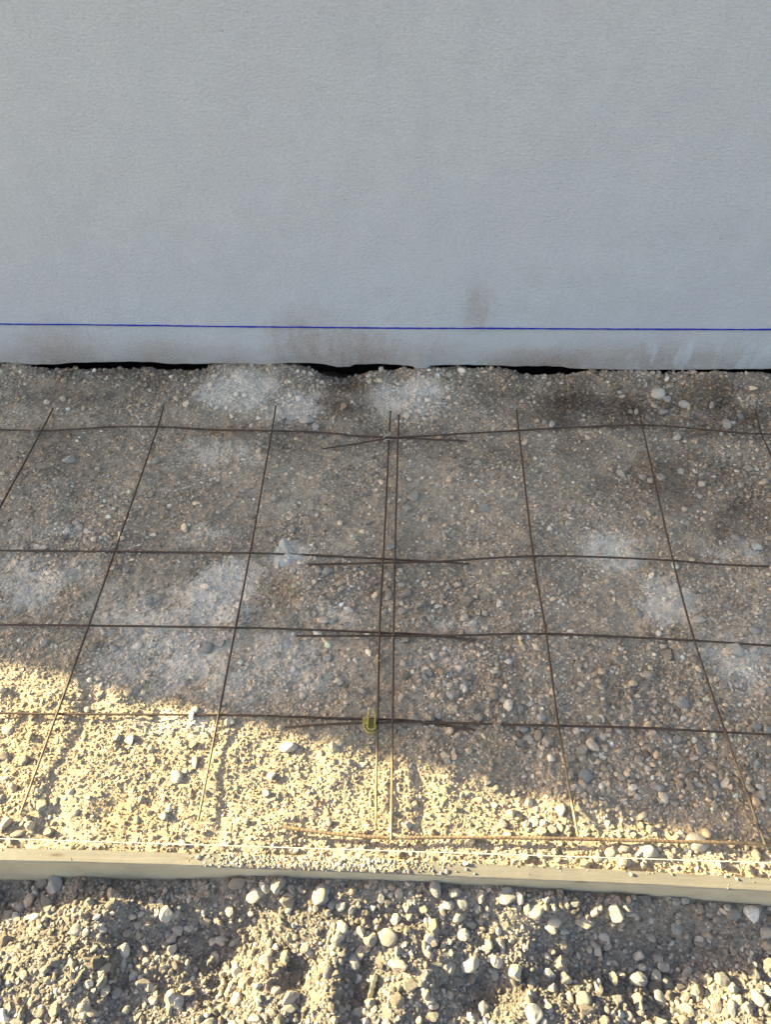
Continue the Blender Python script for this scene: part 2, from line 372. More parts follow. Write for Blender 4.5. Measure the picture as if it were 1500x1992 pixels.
# ------------------------------------------------------------------ stone shapes
def ico(sub):
    bm = bmesh.new(); bmesh.ops.create_icosphere(bm, subdivisions=sub, radius=1.0)
    V = np.array([v.co[:] for v in bm.verts]); Fc = np.array([[v.index for v in f.verts] for f in bm.faces]); bm.free()
    return V, Fc
def stone_shape(V, r, angular):
    P = V.copy()
    if angular:
        for _ in range(r.integers(7, 12)):
            n = r.normal(size=3); n /= np.linalg.norm(n); h = r.uniform(0.45, 0.8)
            d = P @ n; over = d > h
            P[over] -= np.outer(d[over] - h, n)
    else:
        for _ in range(5):
            n = r.normal(size=3); n /= np.linalg.norm(n)
            P *= (1 + 0.10 * np.sin(2.2 * (P @ n) + r.uniform(0, 6)))[:, None]
        for _ in range(r.integers(4, 7)):
            n = r.normal(size=3); n /= np.linalg.norm(n); d = P @ n; h = r.uniform(0.66, 0.82); over = d > h
            P[over] -= np.outer((d[over] - h) * 0.85, n)
        for f, amp in ((3.7, 0.035), (6.5, 0.022)):
            for _ in range(3):
                n = r.normal(size=3); n /= np.linalg.norm(n)
                P *= (1 + amp * np.sin(f * (P @ n) + r.uniform(0, 6)))[:, None]
    P += r.normal(size=P.shape) * 0.012
    ext = P.max(0) - P.min(0); P = (P - (P.max(0) + P.min(0)) / 2) / (ext / 2)
    return P
I0, I1, I2, I4 = ico(1), ico(2), ico(2), ico(4)
PROTO_S = [stone_shape(I0[0] * rng.uniform(0.75, 1.15, (12, 1)), rng, False) for _ in range(24)]
PROTO_M = [stone_shape(I1[0], rng, k % 3 != 0) for k in range(30)]

PALETTE = np.array([(0.43, 0.36, 0.285), (0.38, 0.33, 0.275), (0.47, 0.42, 0.35), (0.36, 0.345, 0.325), (0.30, 0.26, 0.21), (0.52, 0.49, 0.44), (0.44, 0.35, 0.255), (0.58, 0.56, 0.53), (0.24, 0.21, 0.18)])
PALETTE = PALETTE * np.array((1.36, 1.24, 1.10))
PW_ = np.array([5, 5, 4, 2.6, 2, 2, 2.5, 1.0, 0.8]); PW_ = PW_ / PW_.sum()

def visible(x, y, z=0.0, m=120):
    d = np.stack([x, y, np.full_like(x, z)], 1) - CAM
    c = d @ C2W
    u = c[:, 0] / -c[:, 2] * F + PW / 2; v = PH / 2 - c[:, 1] / -c[:, 2] * F
    return (u > -m) & (u < PW + m) & (v < PH + m) & (c[:, 2] < 0)

def scatter(protos, faces, n, xr, yr, dens, size, sink, onboard=False):
    x = rng.uniform(*xr, n); y = rng.uniform(*yr, n)
    keep = rng.random(n) < dens(x, y); x, y = x[keep], y[keep]
    n = len(x); s = size(n, x, y) / 2
    nrm = rng.normal(size=(n, 3)); nrm[:, 2] = np.abs(nrm[:, 2]) + 2.0; nrm /= np.linalg.norm(nrm, axis=1)[:, None]
    a = rng.uniform(0, 2 * math.pi, n); t = np.stack([np.cos(a), np.sin(a), np.zeros(n)], 1)
    t -= nrm * (t * nrm).sum(1)[:, None]; t /= np.linalg.norm(t, axis=1)[:, None]; b = np.cross(nrm, t)
    sx = s * rng.uniform(0.9, 1.35, n); sy = s * rng.uniform(0.7, 1.05, n); sz = s * rng.uniform(0.45, 0.85, n)
    z = (np.full(n, BT) if onboard else hf(x, y)) + sz * sink
    rnd = rng.random(n)
    base = PALETTE[rng.choice(len(PALETTE), n, p=PW_)] * rng.uniform(0.50, 1.38, (n, 1)) * (1.15 if size is s_mid else 1.0)
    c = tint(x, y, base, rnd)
    Vs, Fs, Cs = [], [], []; off = 0
    pk = rng.integers(0, len(protos), n)
    for k, P in enumerate(protos):
        m = pk == k; q = m.sum()
        if not q: continue
        W = (P[None, :, 0:1] * (t[m] * sx[m][:, None])[:, None] + P[None, :, 1:2] * (b[m] * sy[m][:, None])[:, None]
             + P[None, :, 2:3] * (nrm[m] * sz[m][:, None])[:, None] + np.stack([x[m], y[m], z[m]], 1)[:, None])
        nv = len(P)
        Vs.append(W.reshape(-1, 3)); Cs.append(np.repeat(c[m], nv, 0))
        Fs.append((faces[None] + (off + np.arange(q) * nv)[:, None, None]).reshape(-1, 3)); off += q * nv
    return np.concatenate(Vs), np.concatenate(Fs), np.concatenate(Cs)

COARSE = [(900, 1345, 110, 80, 1.0), (1130, 1470, 150, 90, 0.8), (1330, 1470, 170, 120, 0.8), (1250, 1300, 200, 60, 0.5), (1350, 790, 170, 60, 0.9), (1100, 770, 160, 40, 0.5), (570, 790, 70, 40, 0.9), (810, 790, 80, 40, 0.7),
          (60, 1440, 80, 150, 0.7), (1150, 1640, 400, 50, 0.9), (830, 1170, 140, 60, 0.6), (640, 1130, 70, 40, 0.6), (130, 1040, 120, 40, 0.5), (560, 1310, 120, 60, 0.5), (700, 736, 900, 26, 1.0), (1400, 930, 120, 60, 0.4), (230, 1260, 60, 30, 0.5), (380, 770, 300, 40, 0.35)]
def in_front(x, y): return y < yfront(x) - 0.004
def off_board(x, y): return (y > yback(x) + 0.002) | in_front(x, y)
def d_small(x, y):
    v = np.where(visible(x, y), 1.0, 0.2)
    v = v * np.where(in_front(x, y), 1.0, np.clip(0.42 + 0.5 * vnoise(x, y, 0.11, 32) + blobs(COARSE, x, y) + 0.6 * blobs(SUNLIT_POWDER, x, y), 0.2, 1))
    return v * off_board(x, y) * (y < 0.035 + 0.016 * vnoise(x, y, 0.05, 11))
def s_small(n, x, y):
    k = np.where(in_front(x, y), 1.1, 1.0 - 0.18 * blobs(SUNLIT_POWDER, x, y))
    return np.clip(rng.lognormal(math.log(0.0042), 0.42, n), 0.0024, 0.012) * k
def d_mid(x, y):
    v = np.where(visible(x, y), 1.0, 0.35)
    c = np.clip(0.09 + blobs(COARSE, x, y) * (1 - 0.85 * blobs(SUNLIT_POWDER, x, y)), 0, 1); c = np.where(in_front(x, y), 0.75 + 0.25 * vnoise(x, y, 0.12, 31), c)
    return v * c * off_board(x, y) * (y < 0.035 + 0.016 * vnoise(x, y, 0.05, 11))
def s_mid(n, x, y):
    k = np.where(in_front(x, y), 1.2, 1.0)
    return np.clip(rng.lognormal(math.log(0.0105), 0.36, n), 0.0065, 0.023) * k
parts = []
XR, YR = (-2.5, 2.5), (-2.15, 0.06)
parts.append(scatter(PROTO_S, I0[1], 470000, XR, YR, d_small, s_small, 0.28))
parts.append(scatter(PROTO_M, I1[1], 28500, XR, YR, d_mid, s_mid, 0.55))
# spilled grit lying on the board top
bx0, bx1 = at(400, 1675, BT)[0], at(850, 1685, BT)[0]
def d_board(x, y):
    yb = yback(x); inside = (y < yb - 0.001) & (y > yb - 0.0235)
    core = np.exp(-((x - (bx0 + bx1) / 2) / ((bx1 - bx0) * 0.42)) ** 4)
    depth = (yb - y) / 0.0255
    return inside * np.clip(core * (1.15 - 0.55 * depth) + 0.002 + 0.05 * np.exp(-(depth / 0.2) ** 2) * (x > -0.2), 0, 1)
parts.append(scatter(PROTO_S, I0[1], 70000, (-1.1, 1.1), (yback(0) - 0.08, yback(0) + 0.06), d_board, lambda n, x, y: np.clip(rng.lognormal(math.log(0.0034), 0.4, n), 0.0018, 0.009), 0.5, True))
off = 0; Vs, Fs, Cs = [], [], []
for V, Fc, Cc in parts:
    Vs.append(V); Fs.append(Fc + off); Cs.append(Cc); off += len(V)
gr = link("gravel", mesh_np("gravel", np.concatenate(Vs), np.concatenate(Fs), MAT_GROUND, np.concatenate(Cs), smooth=False))
tag(gr, "loose beige crushed limestone gravel covering the ground on both sides of the timber board", "gravel", kind="stuff")
del parts, Vs, Fs, Cs

# ------------------------------------------------------------------ wall
WX0, WX1, WZ1 = -5.22, 7.0, 3.6
SPLASH = []
for (a, b, rx, rz, st) in [(930, 600, 35, 40, 0.55), (570, 665, 60, 45, 0.55), (660, 680, 110, 40, 0.7), (730, 690, 90, 40, 0.5), (840, 680, 60, 25, 0.35), (110, 670, 90, 45, 0.4), (340, 690, 60, 25, 0.35), (1060, 700, 120, 22, 0.5), (1290, 690, 60, 30, 0.4), (600, 625, 90, 30, 0.25)]:
    d = C2W @ np.array(((a - PW / 2) / F, (PH / 2 - b) / F, -1.0)); t = (0 - CAM[1]) / d[1]; p = CAM + d * t; s = pxm(p)
    SPLASH.append((float(p[0]), float(p[2]), rx * s, rz * s * 1.35, st))
def onwall(a, b):
    d = C2W @ np.array(((a - PW / 2) / F, (PH / 2 - b) / F, -1.0)); return CAM + d * ((0 - CAM[1]) / d[1])
MAT_WALL = wall_material()
EDGE = [(-400, 706), (-100, 707), (0, 707), (60, 711), (110, 711), (140, 708), (250, 706), (300, 707), (330, 710), (385, 710), (440, 709), (520, 711), (560, 708), (600, 708), (630, 710), (655, 716), (680, 716), (690, 711), (735, 710), (770, 712), (800, 714), (812, 720), (828, 720), (838, 713), (900, 712), (960, 713), (1000, 715), (1060, 714), (1098, 716), (1110, 719), (1180, 721), (1240, 722), (1330, 721), (1500, 720), (1700, 722), (1900, 722)]
ew = np.array([onwall(a, b) for a, b in EDGE])
def zbot(x): return np.interp(x, ew[:, 0], ew[:, 2])
xs = np.concatenate([np.linspace(WX0, -1.6, 12), np.linspace(-1.59, 1.59, 640), np.linspace(1.6, WX1, 14)])
zfix = np.concatenate([np.linspace(0.0, 0.05, 12), np.linspace(0.06, WZ1, 60)])
zb = zbot(xs) + 0.0012 * vnoise(xs, xs * 0, 0.02, 41)
rows = []
# bottom return (8 cm deep soffit), rounded lower arris, then the face up to the top, top, back
prof = [(0.30, 0.0), (0.012, 0.0), (0.004, 0.0015), (0.0, 0.006)]
for (dy, dz) in prof: rows.append(np.stack([xs, np.full_like(xs, dy), zb + dz], 1))
for t in np.concatenate([np.linspace(0.02, 0.3, 30), np.linspace(0.32, 1, 20)]):
    z = (zb + 0.006) * (1 - t) + WZ1 * t
    yy = 0.0016 * vnoise(xs, z, 0.35, 42) + 0.0008 * vnoise(xs, z, 0.09, 43)
    rows.append(np.stack([xs, yy * (t < 0.95), z], 1))
rows.append(np.stack([xs, np.full_like(xs, 0.30), np.full_like(xs, WZ1)], 1))
rows.append(rows[0].copy())
V = np.concatenate(rows); nr, nc = len(rows), len(xs); idx = np.arange(nr * nc).reshape(nr, nc)
Fq = np.stack([idx[:-1, :-1], idx[:-1, 1:], idx[1:, 1:], idx[1:, :-1]], -1).reshape(-1, 4)
wall = link("rendered_wall", mesh_np("rendered_wall", V, Fq, MAT_WALL))
bm = bmesh.new(); bm.from_mesh(wall.data)
bmesh.ops.remove_doubles(bm, verts=[v for v in bm.verts if v.co.y > 0.29], dist=1e-5)
bmesh.ops.holes_fill(bm, edges=[e for e in bm.edges if e.is_boundary], sides=0)
bmesh.ops.recalc_face_normals(bm, faces=bm.faces); bm.to_mesh(wall.data); bm.free()
tag(wall, "pale grey white rendered building wall with mud splashes along its foot", "wall")
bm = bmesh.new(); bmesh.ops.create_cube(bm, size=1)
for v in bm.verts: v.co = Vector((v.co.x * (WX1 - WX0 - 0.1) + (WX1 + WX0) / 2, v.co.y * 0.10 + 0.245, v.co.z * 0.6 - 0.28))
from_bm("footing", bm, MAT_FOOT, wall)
# blue chalk line: a thin snapped strip of chalk proud of the render
CH = [(-500, 626), (-200, 628), (0, 629.5), (170, 631), (330, 633), (480, 635), (600, 636), (750, 637.5), (900, 638), (1100, 639), (1300, 640), (1500, 640.5), (1800, 643), (2100, 645)]
cw = np.array([onwall(a, b) for a, b in CH]); cx = np.linspace(-3.5, 3.5, 1800); sl_ = np.polyfit(cw[:, 0], cw[:, 2], 1)
cz = np.where((cx < cw[0, 0]) | (cx > cw[-1, 0]), np.interp(cx, cw[:, 0], cw[:, 2]) + sl_[0] * (cx - np.clip(cx, cw[0, 0], cw[-1, 0])), np.interp(cx, cw[:, 0], cw[:, 2]))
hw = 0.0016 * (1 + 0.36 * vnoise(cx, cx * 0, 0.012, 51) + 0.2 * vnoise(cx, cx * 0, 0.08, 52)); cz = cz + 0.0004 * vnoise(cx, cx * 0, 0.015, 53)
yo = np.full_like(cx, -0.0042)
top = np.stack([cx, yo * 0 + 0.004, cz + hw], 1); f1 = np.stack([cx, yo, cz + hw * 0.8], 1); f2 = np.stack([cx, yo, cz - hw * 0.8], 1); bot = np.stack([cx, yo * 0 + 0.004, cz - hw], 1)
V = np.concatenate([bot, f2, f1, top]); n = len(cx); idx = np.arange(4 * n).reshape(4, n)
Fq = np.stack([idx[:-1, :-1], idx[:-1, 1:], idx[1:, 1:], idx[1:, :-1]], -1).reshape(-1, 4)
ch = link("chalk_line", mesh_np("chalk_line", V, Fq, MAT_CHALK), wall)
ch["label"] = "thin dark blue level line running across the wall"

# ------------------------------------------------------------------ timber board
def wood_material():
    m, nt, p = new_mat("pale sawn softwood"); v = objco(nt, (1, 1, 1))
    g = noise(nt, objco(nt, (2.0, 60, 60)), 3.0, 6, 0.65, 0.6)
    c = mix(nt, ramp(nt, g, 0.3, 0.7).outputs[0], (0.155, 0.130, 0.098), (0.212, 0.180, 0.142))
    d = noise(nt, v, 14, 5, 0.7)
    c = mix(nt, ramp(nt, d, 0.5, 0.75).outputs[0], c, (0.23, 0.195, 0.155))
    vo = nt.nodes.new("ShaderNodeTexVoronoi"); vo.inputs["Scale"].default_value = 1.0; nt.links.new(objco(nt, (7, 30, 30)), vo.inputs["Vector"])
    k = nt.nodes.new("ShaderNodeMapRange"); nt.links.new(vo.outputs["Distance"], k.inputs[0]); k.inputs[1].default_value = 0.14; k.inputs[2].default_value = 0.04
    c = mix(nt, k.outputs[0], c, (0.09, 0.06, 0.035))
    sp = ramp(nt, noise(nt, v, 260, 3, 0.7), 0.62, 0.72); c = mix(nt, sp.outputs[0], c, (0.30, 0.26, 0.21))
    nt.links.new(c, p.inputs["Base Color"]); p.inputs["Roughness"].default_value = 0.75
    nt.links.new(bump(nt, g, 0.4, 0.003), p.inputs["Normal"]); return m
MAT_WOOD = wood_material()
MAT_FACE = simple('coated yellowish board face', (0.43, 0.375, 0.27), 0.55, 0.18, 9, 0.15)
bx = np.linspace(-2.2, 2.2, 221); yb = yback(bx); sec = []
ba = 0.13
for (dy, dz) in [(-0.0255, -ba), (-0.0255, -0.0025), (-0.0230, 0.0), (-0.0022, 0.0), (0.0, -0.0022), (0.0, -ba)]:
    wob = 0.0008 * vnoise(bx, bx * 0 + dy * 40, 0.25, 61) + 0.0003 * vnoise(bx, bx * 0 + dz * 9, 0.03, 62)
    sec.append(np.stack([bx, yb + dy + wob, BT + dz + wob], 1))
V = np.concatenate(sec); n = len(bx); idx = np.arange(6 * n).reshape(6, n); idx2 = np.concatenate([idx, idx[:1]])
Fq = np.stack([idx2[:-1, :-1], idx2[1:, :-1], idx2[1:, 1:], idx2[:-1, 1:]], -1).reshape(-1, 4)
board = link("formwork_board", mesh_np("formwork_board", V, Fq, MAT_WOOD, smooth=False))
bm = bmesh.new(); bm.from_mesh(board.data); bmesh.ops.holes_fill(bm, edges=[e for e in bm.edges if e.is_boundary], sides=0)
bmesh.ops.recalc_face_normals(bm, faces=bm.faces)
board.data.materials.append(MAT_FACE)
for f in bm.faces:
    if abs(f.normal.y) > 0.9: f.material_index = 1
bm.to_mesh(board.data); bm.free()
tag(board, "long pale timber formwork board on edge, grit spilled along its top", "board")

# ------------------------------------------------------------------ steel mesh sheets
R = 0.0024
def P3(pts, z): return [tuple(at(a, b, z)) for a, b in pts]
LEFT_LONG = [
    [(-420, 842), (-200, 834), (0, 836), (80, 838), (160, 834), (230, 830), (330, 831), (420, 836), (600, 840), (700, 848), (757, 851), (830, 854), (907, 858)],
    [(-420, 1066), (0, 1071), (220, 1073), (480, 1076), (560, 1078), (650, 1082), (760, 1088), (850, 1093), (913, 1097)],
    [(-420, 1209), (0, 1215), (170, 1217), (460, 1221), (600, 1225), (750, 1231), (830, 1235), (925, 1245)],
    [(-420, 1381), (0, 1387), (110, 1389), (425, 1391), (560, 1394), (640, 1397), (760, 1400), (800, 1402), (850, 1409), (925, 1420)]]
RIGHT_LONG = [
    [(628, 873), (690, 864), (757, 853), (860, 846), (1000, 838), (1100, 832), (1200, 828), (1250, 827), (1300, 829), (1400, 838), (1500, 845), (1900, 858)],
    [(598, 1098), (660, 1097), (740, 1095), (860, 1092), (950, 1086), (1040, 1082), (1150, 1083), (1300, 1090), (1400, 1098), (1500, 1102), (1900, 1117)],
    [(577, 1237), (700, 1237), (800, 1237), (900, 1236), (1000, 1233), (1060, 1233), (1150, 1236), (1350, 1246), (1500, 1256), (1900, 1282)],
    [(553, 1415), (640, 1409), (720, 1406), (800, 1405), (900, 1407), (1000, 1410), (1090, 1412), (1250, 1416), (1420, 1425), (1500, 1429), (1900, 1450)]]
LEFT_CROSS = [[(-90, 800), (-420, 1230), (-700, 1590)], [(102, 795), (80, 838), (0, 985), (-50, 1075), (-130, 1216), (-225, 1385), (-340, 1585)],
              [(318, 788), (300, 850), (222, 1075), (172, 1217), (110, 1389), (38, 1585)],
              [(536, 790), (530, 830), (486, 1077), (458, 1221), (425, 1391), (385, 1597)],
              [(760, 800), (757, 850), (750, 1000), (743, 1130), (738, 1240), (735, 1400), (731, 1605)]]
RIGHT_CROSS = [[(776, 808), (773, 900), (768, 1100), (766, 1237), (764, 1400), (761, 1634)],
               [(1005, 798), (1010, 840), (1038, 1082), (1063, 1233), (1087, 1411), (1125, 1627)],
               [(1243, 790), (1250, 828), (1310, 1090), (1352, 1246), (1412, 1425), (1490, 1644)],
               [(1470, 795), (1483, 845), (1502, 890), (1585, 1105), (1645, 1265), (1735, 1440), (1850, 1660)]]
def mesh_sheet(longs, crosses, label, z):
    o = bpy.data.objects.new("reinforcing_mesh", None); COL.objects.link(o); o.empty_display_size = 0.1
    tag(o, label, "wire mesh", "steel mesh sheets on the gravel")
    for L in longs: from_bm("long_bar", tube_bm(bmesh.new(), P3(L, z), R, 8, 0.10, 0.008, 0.004), MAT_BAR, o, True)
    for L in crosses: from_bm("cross_bar", tube_bm(bmesh.new(), P3(L, z + 0.0055), R, 8, 0.10, 0.008, 0.004), MAT_BAR, o, True)
    return o
mesh_sheet(LEFT_LONG, LEFT_CROSS, "rusty steel mesh sheet reaching in from the left, lapped under its neighbour", 0.005)
mesh_sheet(RIGHT_LONG, RIGHT_CROSS, "rusty steel mesh sheet reaching in from the right, its cross bars running nearest the board", 0.009)

rb = [(545, 1607), (580, 1613), (640, 1621), (690, 1626), (760, 1630), (860, 1629), (1000, 1630), (1120, 1632), (1230, 1635), (1350, 1638), (1500, 1642), (1900, 1654)]
tag(from_bm("rebar", tube_bm(bmesh.new(), P3(rb, 0.011), 0.0031, 10, 0.10, 0.0085, 0.0021), MAT_REBAR, None, True), "single orange rusted ribbed bar lying on gravel just behind the timber board", "rebar")
# string line
sl = [(-700, 1612), (0, 1632), (250, 1639), (500, 1647.5), (750, 1654), (1000, 1663), (1250, 1670.5), (1500, 1679), (2100, 1699)]
sw = np.array([at(a, b, 0.022) for a, b in sl]); qs = np.polyfit(sw[1:8, 0], sw[1:8, 1], 1)
tag(from_bm("string_line", tube_bm(bmesh.new(), [(x, float(np.polyval(qs, x)), 0.022) for x in np.linspace(-2.2, 2.2, 120)], 0.0010, 6), MAT_STRING, None, True), "thin white string stretched tight along the back edge of the board", "string")

# ------------------------------------------------------------------ plastic spacer on the bars
sp = at(723, 1409, 0.012)
o = bpy.data.objects.new("bar_spacer", None); COL.objects.link(o); o.location = sp; o.scale = (0.88, 0.88, 0.88); o.empty_display_size = 0.02
tag(o, "olive yellow plastic bar spacer clipped under the lapped bars", "spacer")
def ring(rad, tr, z, a0=0, a1=2 * math.pi, n=26, flat=1.0, cy=0.0, cx=0.0):
    return [(cx + rad * math.cos(a0 + (a1 - a0) * k / n), cy + flat * rad * math.sin(a0 + (a1 - a0) * k / n), z) for k in range(n + 1)]
from_bm("base_ring", tube_bm(bmesh.new(), ring(0.016, 0, -0.006, math.pi * 0.98, math.pi * 2.25, 24, 0.9, -0.004), 0.0032, 8), MAT_YELLOW, o, True)
from_bm("base_ring", tube_bm(bmesh.new(), ring(0.011, 0, 0.002, math.pi * 1.0, math.pi * 2.0, 20, 1.0, -0.003), 0.0026, 8), MAT_YELLOW, o, True)
bm = bmesh.new()                                   # U-shaped cradle, open at the top
prof = [(-0.010, 0.020), (-0.010, 0.004), (-0.006, -0.004), (0.006, -0.004), (0.010, 0.004), (0.010, 0.020), (0.0065, 0.020), (0.0065, 0.005), (0.004, 0.0), (-0.004, 0.0), (-0.0065, 0.005), (-0.0065, 0.020)]
A = [bm.verts.new((x, -0.009, z)) for x, z in prof]; B = [bm.verts.new((x, 0.013, z)) for x, z in prof]
for k in range(12): bm.faces.new((A[k], A[(k + 1) % 12], B[(k + 1) % 12], B[k]))
for q in ((0, 1, 10, 11), (1, 2, 9, 10), (2, 3, 8, 9), (3, 4, 7, 8), (4, 5, 6, 7)):
    bm.faces.new([A[i] for i in q][::-1]); bm.faces.new([B[i] for i in q])
bmesh.ops.recalc_face_normals(bm, faces=bm.faces)
bmesh.ops.bevel(bm, geom=list(bm.edges), offset=0.0008, segments=1, affect='EDGES')
from_bm("cradle", bm, MAT_YELLOW, o)
for s in (-1, 1):
    from_bm("prong", tube_bm(bmesh.new(), [(s * 0.008, 0.010, 0.010), (s * 0.008, 0.018, 0.018), (s * 0.006, 0.023, 0.021), (s * 0.002, 0.025, 0.020)], 0.0021, 8, step=0.002), MAT_YELLOW, o, True)
bm = bmesh.new(); bmesh.ops.create_cube(bm, size=1)
for v in bm.verts: v.co = Vector((v.co.x * 0.013 - 0.0155, v.co.y * 0.020 + 0.003, v.co.z * 0.004 + 0.010))
bmesh.ops.bevel(bm, geom=list(bm.edges), offset=0.0012, segments=2, affect='EDGES')
from_bm("side_plate", bm, MAT_YELLOW, o)
# tie wire twisted round the rear lap
tw = at(755, 853, 0.012); o = bpy.data.objects.new("tie_wire", None); COL.objects.link(o); o.location = tw; o.empty_display_size = 0.02
tag(o, "bit of bright twisted tie wire round the rear lapped bars", "tie wire")
from_bm("loop", tube_bm(bmesh.new(), [(-0.014, -0.004, 0.004), (-0.008, 0.000, 0.009), (0.0, 0.001, 0.010), (0.006, 0.006, 0.009), (0.007, 0.014, 0.006)], 0.0013, 6, step=0.002), MAT_WIRE, o, True)
from_bm("loop", tube_bm(bmesh.new(), [(-0.013, -0.018, 0.003), (-0.008, -0.014, 0.008), (-0.001, -0.012, 0.007), (0.005, -0.008, 0.005)], 0.0013, 6, step=0.002), MAT_WIRE, o, True)
from_bm("twisted_end", tube_bm(bmesh.new(), [(0.004 + 0.0016 * math.cos(k), 0.004 + 0.0016 * math.sin(k), 0.009 + 0.0008 * k) for k in np.linspace(0, 18, 60)], 0.0009, 5), MAT_WIRE, o, True)

# mortar splash
poly = [(547, 1040), (558, 1045), (566, 1060), (573, 1074), (584, 1079), (600, 1086), (592, 1091), (572, 1093), (562, 1102), (545, 1105), (535, 1096), (533, 1084), (527, 1072), (538, 1064), (543, 1052)]
pw = np.array([at(a, b, 0.0)[:2] for a, b in poly]); cen = pw.mean(0)
bm = bmesh.new(); NR = 9; rings = []
dense = []
for k in range(len(pw)):
    for t in (0, 1 / 3, 2 / 3): dense.append(pw[k] * (1 - t) + pw[(k + 1) % len(pw)] * t)
dense = np.array(dense) + rng.normal(size=(len(dense), 2)) * 0.0012
for r in range(NR):
    f = 1 - r / NR; q = cen + (dense - cen) * f
    z = hf(q[:, 0], q[:, 1]) * 0.8 + 0.007 * (1 - f ** 4) - 0.006 * (f == 1) + 0.0035 * vnoise(q[:, 0], q[:, 1], 0.010, 71)
    rings.append([bm.verts.new((a, b, c)) for (a, b), c in zip(q, z)])
m = len(dense)
for A, B in zip(rings, rings[1:]):
    for k in range(m): bm.faces.new((A[k], A[(k + 1) % m], B[(k + 1) % m], B[k]))
c = bm.verts.new((cen[0], cen[1], float(hf(cen[0], cen[1])) * 0.8 + 0.007))
for k in range(m): bm.faces.new((rings[-1][k], rings[-1][(k + 1) % m], c))
tag(from_bm("mortar_splash", bm, MAT_MORTAR, None, True), "splash of whitish set mortar under a mesh bar, left of the doubled bars", "mortar")
# wood chip standing in the front gravel
p = at(726, 1920, -0.06); p[2] = hf(p[0], p[1])
bm = bmesh.new(); tube_bm(bm, [(-0.006, -0.020, 0.002), (-0.002, -0.006, 0.008), (0.002, 0.008, 0.013), (0.006, 0.019, 0.017)], 0.0055, 6, step=0.004)
for v in bm.verts: v.co.z *= 0.75; v.co.x += 0.0012 * math.sin(v.co.y * 700)
ch_ = from_bm("wood_chip", bm, MAT_CHIP, None, False); ch_.location = p
tag(ch_, "short dark wood chip sticking up from gravel in front of the board", "wood chip")

